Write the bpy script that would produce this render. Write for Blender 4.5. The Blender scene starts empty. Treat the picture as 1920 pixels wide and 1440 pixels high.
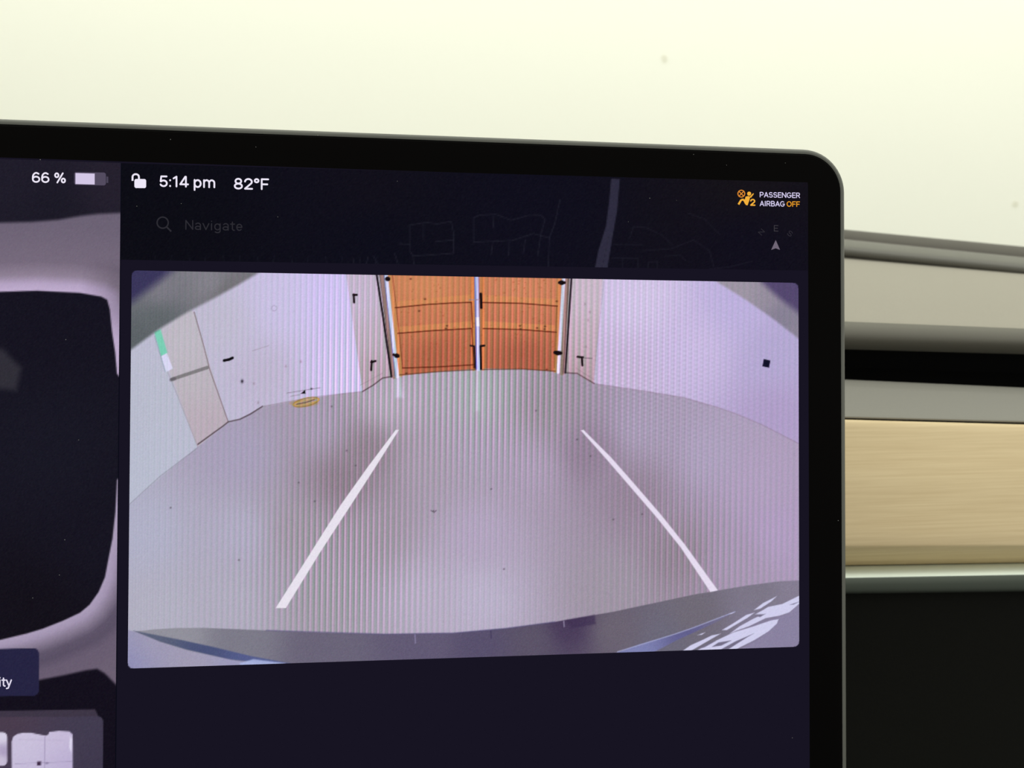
import bpy, bmesh, math, random
import numpy as np
from mathutils import Vector, Matrix
from mathutils.geometry import tessellate_polygon

random.seed(4)
rng = np.random.default_rng(4)
scene = bpy.context.scene
COL = scene.collection

# ------------------------------------------------------------------ camera
FPX = 1800.0                                   # focal length in px of the 1920 x 1440 frame
CAM = Vector((0.0, 0.0, 1.12))
up_c = Vector((0.050, 0.965, 0.2588)).normalized()       # world up seen in camera axes (x right, y up, z back)
fw_c = Vector((0, 0, -1)); fw_c = (fw_c - up_c * up_c.dot(fw_c)).normalized()
rt_c = fw_c.cross(up_c)
M3 = Matrix((rt_c, fw_c, up_c))                # camera -> world
cam_data = bpy.data.cameras.new('camera')
cam = bpy.data.objects.new('camera', cam_data)
COL.objects.link(cam)
cam.matrix_world = Matrix.Translation(CAM) @ M3.to_4x4()
cam_data.sensor_fit = 'HORIZONTAL'
cam_data.sensor_width = 36.0
cam_data.lens = FPX / 1920 * 36
cam_data.clip_start = 0.01
cam_data.dof.use_dof = True
cam_data.dof.focus_distance = 0.305
cam_data.dof.aperture_fstop = 24.0
scene.camera = cam

# ------------------------------------------------------------------ light
world = bpy.data.worlds.new('world'); scene.world = world
world.use_nodes = True
bg = world.node_tree.nodes['Background']
bg.inputs['Color'].default_value = (1.0, 0.99, 0.92, 1)
bg.inputs['Strength'].default_value = 1.08
lamp = bpy.data.lights.new('added_wall_wash', 'AREA')
lamp.shape = 'RECTANGLE'; lamp.size = 5.5; lamp.size_y = 0.35
lamp.energy = 67; lamp.color = (1.0, 0.99, 0.92)
lo = bpy.data.objects.new('added_wall_wash', lamp); COL.objects.link(lo)
lo.location = (0.3, 1.0, 2.9)
lo.rotation_euler = (math.radians(42), 0, 0)          # added unseen lamp, brightens only the end wall in front of the car

scene.view_settings.view_transform = 'Standard'
scene.view_settings.look = 'None'
scene.view_settings.exposure = 0
scene.view_settings.gamma = 1
scene.view_settings.use_curve_mapping = False


# ------------------------------------------------------------------ helpers
def cpt(px, py, z):                            # pixel + depth -> camera axes
    return Vector(((px - 960) / FPX * z, -(py - 720) / FPX * z, -z))

def wpt(px, py, z):
    return CAM + M3 @ cpt(px, py, z)

def lin(c):
    c = np.asarray(c, dtype=float) / 255.0
    return np.where(c <= 0.04045, c / 12.92, ((c + 0.055) / 1.055) ** 2.4)

def mat(name, color, rough=0.6, spec=0.3, noise=None, metallic=0.0):
    m = bpy.data.materials.new(name); m.use_nodes = True
    nt = m.node_tree; p = nt.nodes['Principled BSDF']
    p.inputs['Base Color'].default_value = (*color, 1)
    p.inputs['Roughness'].default_value = rough
    p.inputs['Specular IOR Level'].default_value = spec
    p.inputs['Metallic'].default_value = metallic
    if noise:                                  # (scale, amount, bump)
        tc = nt.nodes.new('ShaderNodeTexCoord')
        n = nt.nodes.new('ShaderNodeTexNoise'); n.inputs['Scale'].default_value = noise[0]
        n.inputs['Detail'].default_value = 4
        nt.links.new(tc.outputs['Object'], n.inputs['Vector'])
        r = nt.nodes.new('ShaderNodeMapRange')
        r.inputs['To Min'].default_value = 1 - noise[1]; r.inputs['To Max'].default_value = 1 + noise[1]
        nt.links.new(n.outputs['Fac'], r.inputs['Value'])
        mx = nt.nodes.new('ShaderNodeVectorMath'); mx.operation = 'SCALE'
        mx.inputs[0].default_value = color
        nt.links.new(r.outputs['Result'], mx.inputs['Scale'])
        nt.links.new(mx.outputs['Vector'], p.inputs['Base Color'])
        if noise[2]:
            b = nt.nodes.new('ShaderNodeBump'); b.inputs['Strength'].default_value = noise[2]
            b.inputs['Distance'].default_value = 0.0005
            nt.links.new(n.outputs['Fac'], b.inputs['Height'])
            nt.links.new(b.outputs['Normal'], p.inputs['Normal'])
    return m

def link(name, me, parent=None, material=None):
    o = bpy.data.objects.new(name, me); COL.objects.link(o)
    if material: me.materials.append(material)
    if parent: o.parent = parent
    return o

def pydata(name, verts, faces, parent=None, material=None, smooth=False, angle=40):
    me = bpy.data.meshes.new(name)
    me.from_pydata([tuple(v) for v in verts], [], faces); me.update()
    bm = bmesh.new(); bm.from_mesh(me)
    bmesh.ops.recalc_face_normals(bm, faces=bm.faces[:]); bm.to_mesh(me); bm.free()
    if smooth:
        me.polygons.foreach_set('use_smooth', [True] * len(me.polygons))
        me.set_sharp_from_angle(angle=math.radians(angle))
    return link(name, me, parent, material)

def tag(o, label=None, cat=None, kind=None):
    if label: o['label'] = label
    if cat: o['category'] = cat
    if kind: o['kind'] = kind
    return o

# ------------------------------------------------------------------ materials
M_wall = mat('cream_painted_plaster', (0.93, 0.93, 0.82), 0.9, 0.1, (3.0, 0.012, 0.0))
M_floor = mat('dark_carpet', (0.02, 0.02, 0.02), 0.95, 0.05, (300, 0.3, 0.3))
M_pad = mat('grey_dash_fabric', (0.31, 0.292, 0.245), 0.85, 0.1, (700, 0.05, 0.15))
M_roll = mat('dark_grey_trim', (0.098, 0.095, 0.080), 0.45, 0.3)
M_cowl = mat('brown_grey_cowl_plastic', (0.052, 0.046, 0.038), 0.6, 0.2)
M_lip = mat('soft_grey_vinyl', (0.125, 0.12, 0.10), 0.7, 0.2, (900, 0.05, 0.1))
M_strip = mat('grey_vent_strip', (0.22, 0.215, 0.188), 0.6, 0.2, (900, 0.04, 0.1))
M_black = mat('vent_black', (0.004, 0.004, 0.004), 0.8, 0.03)
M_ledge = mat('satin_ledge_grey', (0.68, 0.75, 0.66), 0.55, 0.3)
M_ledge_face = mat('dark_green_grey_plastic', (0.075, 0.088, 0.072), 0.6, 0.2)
M_glove = mat('black_grained_plastic', (0.007, 0.0072, 0.006), 0.8, 0.05, (1800, 0.35, 0.2))
M_rim = mat('dark_anodised_rim', (0.10, 0.103, 0.088), 0.45, 0.35)
M_bezel = mat('black_cover_glass', (0.0026, 0.0023, 0.0022), 0.5, 0.01)
M_gap = mat('black_gasket', (0.002, 0.002, 0.002), 0.8, 0.02)

M_wood = bpy.data.materials.new('pale_open_grain_wood'); M_wood.use_nodes = True
nt = M_wood.node_tree; p = nt.nodes['Principled BSDF']
p.inputs['Roughness'].default_value = 0.55; p.inputs['Specular IOR Level'].default_value = 0.25
tc = nt.nodes.new('ShaderNodeTexCoord')
mp = nt.nodes.new('ShaderNodeMapping'); mp.inputs['Scale'].default_value = (7, 60, 900)
mp.inputs['Rotation'].default_value = (0, math.radians(1.6), 0)
nt.links.new(tc.outputs['Object'], mp.inputs['Vector'])
n1 = nt.nodes.new('ShaderNodeTexNoise'); n1.inputs['Scale'].default_value = 1.0; n1.inputs['Detail'].default_value = 5
n1.inputs['Roughness'].default_value = 0.65
nt.links.new(mp.outputs['Vector'], n1.inputs['Vector'])
cr = nt.nodes.new('ShaderNodeValToRGB')
cr.color_ramp.elements[0].position = 0.25; cr.color_ramp.elements[0].color = (0.575, 0.445, 0.255, 1)
cr.color_ramp.elements[1].position = 0.75; cr.color_ramp.elements[1].color = (0.70, 0.57, 0.35, 1)
nt.links.new(n1.outputs['Fac'], cr.inputs['Fac'])
nt.links.new(cr.outputs['Color'], p.inputs['Base Color'])
bmp = nt.nodes.new('ShaderNodeBump'); bmp.inputs['Strength'].default_value = 0.15; bmp.inputs['Distance'].default_value = 0.0003
nt.links.new(n1.outputs['Fac'], bmp.inputs['Height']); nt.links.new(bmp.outputs['Normal'], p.inputs['Normal'])

M_screen = bpy.data.materials.new('lit_lcd_pixels'); M_screen.use_nodes = True
nt = M_screen.node_tree; p = nt.nodes['Principled BSDF']
p.inputs['Base Color'].default_value = (0, 0, 0, 1); p.inputs['Roughness'].default_value = 0.6
p.inputs['Specular IOR Level'].default_value = 0.0
at = nt.nodes.new('ShaderNodeAttribute'); at.attribute_name = 'pixel'
nt.links.new(at.outputs['Color'], p.inputs['Emission Color']); p.inputs['Emission Strength'].default_value = 1.0

M_glass = bpy.data.materials.new('clear_laminated_glass'); M_glass.use_nodes = True
nt = M_glass.node_tree; nt.nodes.clear()
out = nt.nodes.new('ShaderNodeOutputMaterial'); tr = nt.nodes.new('ShaderNodeBsdfTransparent')
tr.inputs['Color'].default_value = (0.985, 0.995, 0.985, 1)
gl = nt.nodes.new('ShaderNodeBsdfGlossy'); gl.inputs['Roughness'].default_value = 0.0
mx = nt.nodes.new('ShaderNodeMixShader'); mx.inputs['Fac'].default_value = 0.03
nt.links.new(tr.outputs[0], mx.inputs[1]); nt.links.new(gl.outputs[0], mx.inputs[2]); nt.links.new(mx.outputs[0], out.inputs[0])


# ------------------------------------------------------------------ setting
def box(name, lo_, hi_, material, parent=None):
    x0, y0, z0 = lo_; x1, y1, z1 = hi_
    v = [(x, y, z) for x in (x0, x1) for y in (y0, y1) for z in (z0, z1)]
    f = [(0, 1, 3, 2), (4, 6, 7, 5), (0, 4, 5, 1), (2, 3, 7, 6), (0, 2, 6, 4), (1, 5, 7, 3)]
    return pydata(name, v, f, parent, material)

wf = box('wall_front', (-4.0, 2.45, -0.02), (4.0, 2.57, 3.2), M_wall)
tag(wf, 'cream painted garage wall filling the view above the dashboard', 'wall', 'structure')
fl = box('floor', (-9.0, -9.0, -0.05), (9.0, 2.45, 0.0), M_floor)  # stretched far out of view to block light from below
tag(fl, 'dark floor under the dashboard', 'floor', 'structure')
# small scuffs on the wall
M_scuff = mat('wall_scuff', (0.80, 0.79, 0.66), 0.9, 0.1)
def wall_spot(px, py, r):
    d = M3 @ cpt(px, py, 1.0); t = (2.449 - CAM.y) / d.y; c = CAM + d * t
    vs = [(c.x + r * random.uniform(.6, 1.1) * math.cos(a), 2.4495, c.z + r * random.uniform(.6, 1.1) * math.sin(a))
          for a in [k * math.tau / 10 for k in range(10)]]
    vs2 = [(x, 2.452, z) for x, y, z in vs]
    n = len(vs)
    f = [tuple(range(n)), tuple(range(2 * n - 1, n - 1, -1))] + [(i, (i + 1) % n, n + (i + 1) % n, n + i) for i in range(n)]
    pydata('scuff', vs + vs2, f, wf, M_scuff)
wall_spot(1246, 110, 0.010); wall_spot(1904, 383, 0.009)

# ------------------------------------------------------------------ dashboard
K = 1.042
d_lat = (wpt(1920, 793, 0.45 * K) - wpt(1590, 785, 0.45)); d_lat.normalize()
dash = bpy.data.objects.new('dashboard', None); COL.objects.link(dash)
base = wpt(1590, 1085, 0.44); dash.location = (base.x, base.y, 0.0)
tag(dash, 'car dashboard with pale wood trim strip and black glove box right of the screen', 'dashboard')

def catmull(pts, n):
    out_ = []
    P = [pts[0]] + list(pts) + [pts[-1]]
    for i in range(1, len(P) - 2):
        for k in range(n):
            t = k / n
            a, b, c, d = (np.array(q, float) for q in P[i - 1:i + 3])
            out_.append(0.5 * ((2 * b) + (-a + c) * t + (2 * a - 5 * b + 4 * c - d) * t * t + (-a + 3 * b - 3 * c + d) * t ** 3))
    out_.append(np.array(pts[-1], float))
    return out_

def dash_part(name, pts, material, back=0.03, n=6, k=K, label=None, angle=35, parent=dash, ends=None):
    """pts: (y at x=1590, y at x=1920, depth at x=1590), front edge from bottom to top"""
    pr = catmull(pts, n) if n > 1 else [np.array(q, float) for q in pts]
    pr = pr + [np.array((pr[-1][0], pr[-1][1], pr[-1][2] + back)), np.array((pr[0][0], pr[0][1], pr[0][2] + back))]
    secs = []
    lo_m, hi_m = ends or (0.62, 0.50)
    for a, b, z in pr:
        p0 = wpt(1590, a, z); p1 = wpt(1920, b, z * k)
        A = p0 + (p1 - p0) * -0.35; B = p0 + (p1 - p0) * 1.35
        secs.append([A - d_lat * lo_m, A, p0, p1, B, B + d_lat * hi_m])
    m = len(pr); V = []; F = []
    for s in range(6):
        V += [secs[i][s] - dash.location for i in range(m)]
    for s in range(5):
        for i in range(m):
            j = (i + 1) % m
            F.append((s * m + i, s * m + j, (s + 1) * m + j, (s + 1) * m + i))
    F.append(tuple(range(m))); F.append(tuple(range(5 * m, 6 * m)))
    o = pydata(name, V, F, parent, material, True, angle)
    if label: o['label'] = label
    return o

dash_part('glove_box', [(3100, 3100, .47), (1500, 1500, .452), (1160, 1156, .447), (1106, 1102, .449)], M_glove, n=4, label='black grained glove box panel')
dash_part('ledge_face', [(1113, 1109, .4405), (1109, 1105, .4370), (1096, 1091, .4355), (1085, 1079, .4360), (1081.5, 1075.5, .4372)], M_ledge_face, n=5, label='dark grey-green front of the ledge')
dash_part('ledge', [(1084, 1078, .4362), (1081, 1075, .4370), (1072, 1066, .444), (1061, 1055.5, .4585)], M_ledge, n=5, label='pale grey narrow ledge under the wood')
dash_part('wood_trim', [(1060, 1055, .4570), (1044, 1041, .4480), (1028, 1026, .4405), (1017, 1016, .4392), (980, 979, .4402), (900, 902, .4440), (830, 836, .4490), (794, 803, .4520), (787, 796, .4540)], M_wood, n=6, label='pale wood veneer strip with horizontal grain', angle=60)
dash_part('seam', [(788, 797, .4570), (781, 790, .4590)], M_black, n=1, back=.02)
dash_part('vent_shelf', [(784, 792.5, .4575), (780.5, 789, .4572), (776, 785, .460), (745, 757, .472), (727, 741, .4795), (721, 735, .4835), (712, 727, .489)], M_strip, n=6, label='grey shelf below the air vent slot')
dash_part('vent_slot', [(730, 742, .515), (690, 700, .530), (630, 640, .520)], M_black, n=1, label='long black air vent slot')
dash_part('vent_lip', [(655, 664, .500), (646, 655, .492), (635, 645, .4875), (622, 634, .4875), (611, 623, .4905), (603, 616, .4965)], M_lip, n=6, label='dark rounded lip above the air vent')
dash_part('top_pad', [(609, 621, .4935), (604, 617, .4965), (590, 604, .508), (550, 567, .548), (510, 533, .602), (474, 505, .662)], M_pad, n=5, label='light grey dashboard top pad')
dash_part('defroster_trim', [(486, 520, .650), (479, 512.5, .643), (471, 504, .641), (463, 496, .6435), (456, 489, .651), (451, 484, .660), (449, 482, .668)], M_roll, n=6, label='dark grey rolled trim along the windshield base')
dash_part('cowl_panel', [(456, 489, .666), (448, 480, .668), (440, 472, .676), (434, 466, .690), (431, 462.5, .715)], M_cowl, n=6, label='brown-grey panel under the windshield')
# carcass behind the parts reaching down to the floor
c0 = wpt(1590, 900, .52)
d2 = Vector((d_lat.x, d_lat.y, 0)).normalized(); nrm = Vector((-d2.y, d2.x, 0))
L0 = Vector((c0.x, c0.y, 0)) - d2 * 0.70; L1 = Vector((c0.x, c0.y, 0)) + d2 * 0.62
cv = []
for q in (L0, L1, L1 + nrm * 0.12, L0 + nrm * 0.12):
    cv.append(Vector((q.x, q.y, 0.0)) - dash.location); cv.append(Vector((q.x, q.y, 0.98)) - dash.location)
pydata('carcass', cv, [(0, 2, 4, 6), (1, 7, 5, 3), (0, 1, 3, 2), (2, 3, 5, 4), (4, 5, 7, 6), (6, 7, 1, 0)], dash, M_glove)

# windshield : curved sheet from the dashboard's far edge up over the cabin
V = []; F = []
b0 = wpt(1590, 425, .76)
nu, nv = 16, 10
for layer in (0, 1):
    for j in range(nv + 1):
        for i in range(nu + 1):
            s = (i / nu - .5) * 2; t = j / nv
            x = 0.25 + s * 0.72 - 0.06 * s * t
            y = b0.y + 0.12 - 0.10 * s * s - t * 0.80
            z = b0.z - 0.03 + t * 0.50 - 0.06 * t * t
            V.append((x, y, z + layer * 0.005))
nn = (nu + 1) * (nv + 1)
for j in range(nv):
    for i in range(nu):
        a = j * (nu + 1) + i
        F.append((a, a + 1, a + nu + 2, a + nu + 1)); F.append((nn + a, nn + a + nu + 1, nn + a + nu + 2, nn + a + 1))
ws = pydata('window_1', V, F, None, M_glass, True)
tag(ws, 'clear sloping windshield above the dashboard', 'windshield', 'structure')

# ------------------------------------------------------------------ touch screen : plane pose from its vanishing points
h_c = Vector((13900 / FPX, -66 / FPX, -1)).normalized()
v_c = Vector((310 / 100720, 1, -FPX / 100720)); v_c = (v_c - h_c * h_c.dot(v_c)).normalized()
n_c = h_c.cross(v_c)                            # towards the viewer
O_c = cpt(890, 870, 0.3055)                     # a point of the glass
def scr(px, py, off=0.0):
    d = cpt(px, py, 1.0)
    t = (O_c + n_c * off).dot(n_c) / d.dot(n_c)
    q = d * t - O_c
    return (q.dot(h_c), q.dot(v_c), off)

touch = bpy.data.objects.new('touchscreen', None); COL.objects.link(touch)
Rw = M3 @ Matrix((h_c, v_c, n_c)).transposed()
touch.matrix_world = Matrix.Translation(CAM + M3 @ O_c) @ Rw.to_4x4()
tag(touch, 'large car touchscreen with thin grey rim showing a reversing camera picture', 'touchscreen')

u1 = (scr(1589, 700)[0] + scr(1591, 1300)[0]) / 2
v1 = (scr(100, 223.5)[1] + scr(1280, 268)[1]) / 2
print('top line v', scr(100, 223.5)[1], scr(1280, 268)[1], 'right u', scr(1587.5, 500)[0], scr(1591, 1300)[0])
SW, SH, SR = 0.356, 0.234, 0.0145
def rrect(inset, off, n=14):
    x0, x1, y0, y1 = u1 - SW + inset, u1 - inset, v1 - SH + inset, v1 - inset
    r = max(SR - inset, 0.002); out_ = []
    for cx, cy, a0 in ((x1 - r, y1 - r, 0), (x0 + r, y1 - r, 90), (x0 + r, y0 + r, 180), (x1 - r, y0 + r, 270)):
        for k in range(n + 1):
            a = math.radians(a0 + 90 * k / n)
            out_.append((cx + r * math.cos(a), cy + r * math.sin(a), off))
    return out_
def rings(name, spec, material, cap0=True, cap1=True, angle=50):
    V = []; F = []
    m = len(rrect(0, 0))
    for ins, off in spec: V += rrect(ins, off)
    for s in range(len(spec) - 1):
        for i in range(m):
            j = (i + 1) % m
            F.append((s * m + i, s * m + j, (s + 1) * m + j, (s + 1) * m + i))
    if cap0: F.append(tuple(range(m)))
    if cap1: F.append(tuple(range((len(spec) - 1) * m, len(spec) * m)))
    return pydata(name, V, F, touch, material, True, angle)
mm = 0.001
rm = rings('rim', [(2.35*mm, -2.0*mm), (2.1*mm, -.50*mm), (1.75*mm, -.35*mm), (1.3*mm, -.40*mm), (.8*mm, -.65*mm), (.35*mm, -1.2*mm), (.08*mm, -2.0*mm), (0, -3*mm),
            (0, -9*mm), (1.5*mm, -12*mm), (12*mm, -15*mm)], M_rim, cap0=False)
rm['label'] = 'thin grey metal rim'
rings('gasket', [(2.6*mm, -.3*mm), (2.0*mm, -.45*mm), (2.0*mm, -2*mm)], M_gap, cap0=False, cap1=False)
cg = rings('cover_glass', [(2.75*mm, 0), (2.5*mm, -.08*mm), (2.35*mm, -.3*mm), (2.35*mm, -1.8*mm)], M_bezel)
cg['label'] = 'black glass border around the display'
# mounting arm from the back of the screen to the dashboard
V = []; F = []
cx_, cy_ = u1 - SW / 2, v1 - SH / 2 - 0.01
for off, wv, hv in ((-14*mm, .075, .05), (-30*mm, .05, .032), (-60*mm, .045, .03), (-88*mm, .07, .045)):
    for a in range(20):
        an = a * math.tau / 20
        V.append((cx_ + wv * math.cos(an), cy_ + hv * math.sin(an), off))
for s in range(3):
    for i in range(20): F.append((s*20+i, s*20+(i+1) % 20, (s+1)*20+(i+1) % 20, (s+1)*20+i))
F += [tuple(range(20)), tuple(range(60, 80))]
pydata('mount_arm', V, F, touch, M_roll, True)


# ------------------------------------------------------------------ what the display shows
class Canvas:
    """grid of points on the glass between four photo pixels; colours in sRGB 0..255"""
    def __init__(s, TL, TR, BR, BL, step):
        w = max(abs(TR[0] - TL[0]), abs(BR[0] - BL[0])); h = max(abs(BL[1] - TL[1]), abs(BR[1] - TR[1]))
        s.nx, s.ny = int(w / step) + 1, int(h / step) + 1
        U, T = np.meshgrid(np.linspace(0, 1, s.nx), np.linspace(0, 1, s.ny))
        c = lambda k: (TL[k] * (1 - U) + TR[k] * U) * (1 - T) + (BL[k] * (1 - U) + BR[k] * U) * T
        s.X, s.Y = c(0), c(1); s.C = np.zeros((s.ny, s.nx, 3))
    def sdf(s, pts, closed=True):
        P = np.array(pts, float); n = len(P); d = np.full(s.X.shape, 1e18); ins = np.zeros(s.X.shape, bool)
        for i in range(n if closed else n - 1):
            a, b = P[i], P[(i + 1) % n]; e = b - a
            wx, wy = s.Xs - a[0], s.Ys - a[1]
            t = np.clip((wx * e[0] + wy * e[1]) / max(e @ e, 1e-9), 0, 1)
            dd = (wx - e[0] * t) ** 2 + (wy - e[1] * t) ** 2
            s._min(d, dd)
            if closed and a[1] != b[1]:
                cond = (a[1] > s.Ys) != (b[1] > s.Ys)
                xi = a[0] + (s.Ys - a[1]) / (b[1] - a[1]) * e[0]
                s._xor(ins, cond & (s.Xs < xi))
        d = np.sqrt(d[s.win])
        return np.where(ins[s.win], -d, d) if closed else d
    def _min(s, d, dd): d[s.win] = np.minimum(d[s.win], dd)
    def _xor(s, a, b): a[s.win] ^= b
    def window(s, pts, pad):
        P = np.array(pts, float)
        x0, y0 = P.min(0) - pad; x1, y1 = P.max(0) + pad
        ok = (s.X >= x0) & (s.X <= x1) & (s.Y >= y0) & (s.Y <= y1)
        r = np.where(ok.any(1))[0]; c = np.where(ok.any(0))[0]
        if len(r) == 0 or len(c) == 0: return False
        s.win = (slice(r[0], r[-1] + 1), slice(c[0], c[-1] + 1)); s.Xs, s.Ys = s.X[s.win], s.Y[s.win]
        return True
    def _blend(s, cov, col):
        col = np.asarray(col(s.Xs, s.Ys) if callable(col) else col, float)
        s.C[s.win] = s.C[s.win] * (1 - cov[..., None]) + col * cov[..., None]
    def poly(s, pts, col, soft=0.9, alpha=1.0):
        if s.window(pts, soft * 2 + 3):
            sd = s.sdf(pts); t = np.clip(.5 - sd / (2 * soft), 0, 1); s._blend(t * t * (3 - 2 * t) * alpha, col)
    def line(s, pts, w, col, soft=0.8, alpha=1.0):
        if s.window(pts, w + soft * 2 + 3):
            d = s.sdf(pts, False) - w / 2; t = np.clip(.5 - d / (2 * soft), 0, 1); s._blend(t * t * (3 - 2 * t) * alpha, col)
    def blob(s, x, y, rx, ry, col, alpha=1.0, ang=0.0):
        m = max(rx, ry) * 3
        if s.window([(x - m, y - m), (x + m, y + m)], 0):
            c, n = math.cos(ang), math.sin(ang); dx, dy = s.Xs - x, s.Ys - y
            s._blend(np.exp(-(((dx * c + dy * n) / rx) ** 2 + ((-dx * n + dy * c) / ry) ** 2)) * alpha, col)
    def noise(s, amp): s.C += rng.normal(0, amp, s.X.shape)[..., None] + rng.normal(0, amp * .5, s.C.shape)
    def build(s, name, off, parent):
        n = s.nx * s.ny
        d = np.stack([(s.X - 960) / FPX, -(s.Y - 720) / FPX, -np.ones_like(s.X)], -1).reshape(n, 3)
        hc, vc, nc, oc = (np.array(q) for q in (h_c, v_c, n_c, O_c))
        t = ((oc + nc * off) @ nc) / (d @ nc); q = d * t[:, None] - oc
        co = np.stack([q @ hc, q @ vc, np.full(n, off)], -1)
        idx = np.arange(n).reshape(s.ny, s.nx)
        quad = np.stack([idx[1:, :-1], idx[1:, 1:], idx[:-1, 1:], idx[:-1, :-1]], -1).reshape(-1, 4)
        me = bpy.data.meshes.new(name)
        me.vertices.add(n); me.vertices.foreach_set('co', co.astype(np.float32).ravel())
        me.loops.add(quad.size); me.loops.foreach_set('vertex_index', quad.astype(np.int32).ravel())
        me.polygons.add(len(quad)); me.polygons.foreach_set('loop_start', np.arange(0, quad.size, 4, dtype=np.int32))
        me.update(calc_edges=True)
        a = me.attributes.new('pixel', 'FLOAT_COLOR', 'POINT')
        rgba = np.ones((n, 4), np.float32); rgba[:, :3] = lin(np.clip(s.C, 0, 255)).reshape(n, 3)
        a.data.foreach_set('color', rgba.ravel())
        return link(name, me, parent, M_screen)

def field(samples, power=2.6, r0=40):
    S = np.array([(x, y, *c) for x, y, c in samples], float)
    def f(X, Y):
        num = np.zeros(X.shape + (3,)); den = np.zeros(X.shape)
        for x, y, r, g, b in S:
            w = 1 / (((X - x) ** 2 + (Y - y) ** 2 + r0 * r0) ** (power / 2))
            num += w[..., None] * (r, g, b); den += w
        return num / den[..., None]
    return f

def flat(name, polys, parent, off):
    """polys: list of (pixel polygon, sRGB colour) laid flat on the glass"""
    V = []; F = []; C = []
    for pts, col in polys:
        if C and tuple(C[-1]) != tuple(lin(col)): off += 8e-6
        b = len(V); L = [scr(x, y, off) for x, y in pts]
        V += L; C += [lin(col)] * len(L)
        for tri in tessellate_polygon([[Vector((p[0], p[1], 0)) for p in L]]):
            a, b2, c = (L[k] for k in tri)
            area = (b2[0]-a[0])*(c[1]-a[1]) - (b2[1]-a[1])*(c[0]-a[0])
            F.append(tuple(b + k for k in (tri if area > 0 else tri[::-1])))
    me = bpy.data.meshes.new(name); me.from_pydata(V, [], F); me.update()
    a = me.attributes.new('pixel', 'FLOAT_COLOR', 'POINT')
    for i, c in enumerate(C): a.data[i].color = (*c, 1)
    return link(name, me, parent, M_screen)

def disc(x, y, rx, ry=None, n=20):
    ry = ry or rx
    return [(x + rx * math.cos(k * math.tau / n), y + ry * math.sin(k * math.tau / n)) for k in range(n)]
def stroke(pts, w):
    out_ = []
    for (ax, ay), (bx, by) in zip(pts, pts[1:]):
        L = math.hypot(bx - ax, by - ay) or 1; nx, ny = -(by - ay) / L * w / 2, (bx - ax) / L * w / 2
        out_.append([(ax + nx, ay + ny), (bx + nx, by + ny), (bx - nx, by - ny), (ax - nx, ay - ny)])
    return out_
def rr_px(x0, y0, x1, y1, r, slope=0.0, n=6):
    out_ = []
    for cx, cy, a0 in ((x1 - r, y0 + r, -90), (x1 - r, y1 - r, 0), (x0 + r, y1 - r, 90), (x0 + r, y0 + r, 180)):
        for k in range(n + 1):
            a = math.radians(a0 + 90 * k / n); x = cx + r * math.cos(a)
            out_.append((x, cy + r * math.sin(a) + (x - x0) * slope))
    return out_

def arc(cx, cy, rx, ry, a0, a1, n=14):
    return [(cx + rx * math.cos(math.radians(a0 + (a1 - a0) * k / n)), cy + ry * math.sin(math.radians(a0 + (a1 - a0) * k / n))) for k in range(n + 1)]
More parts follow.
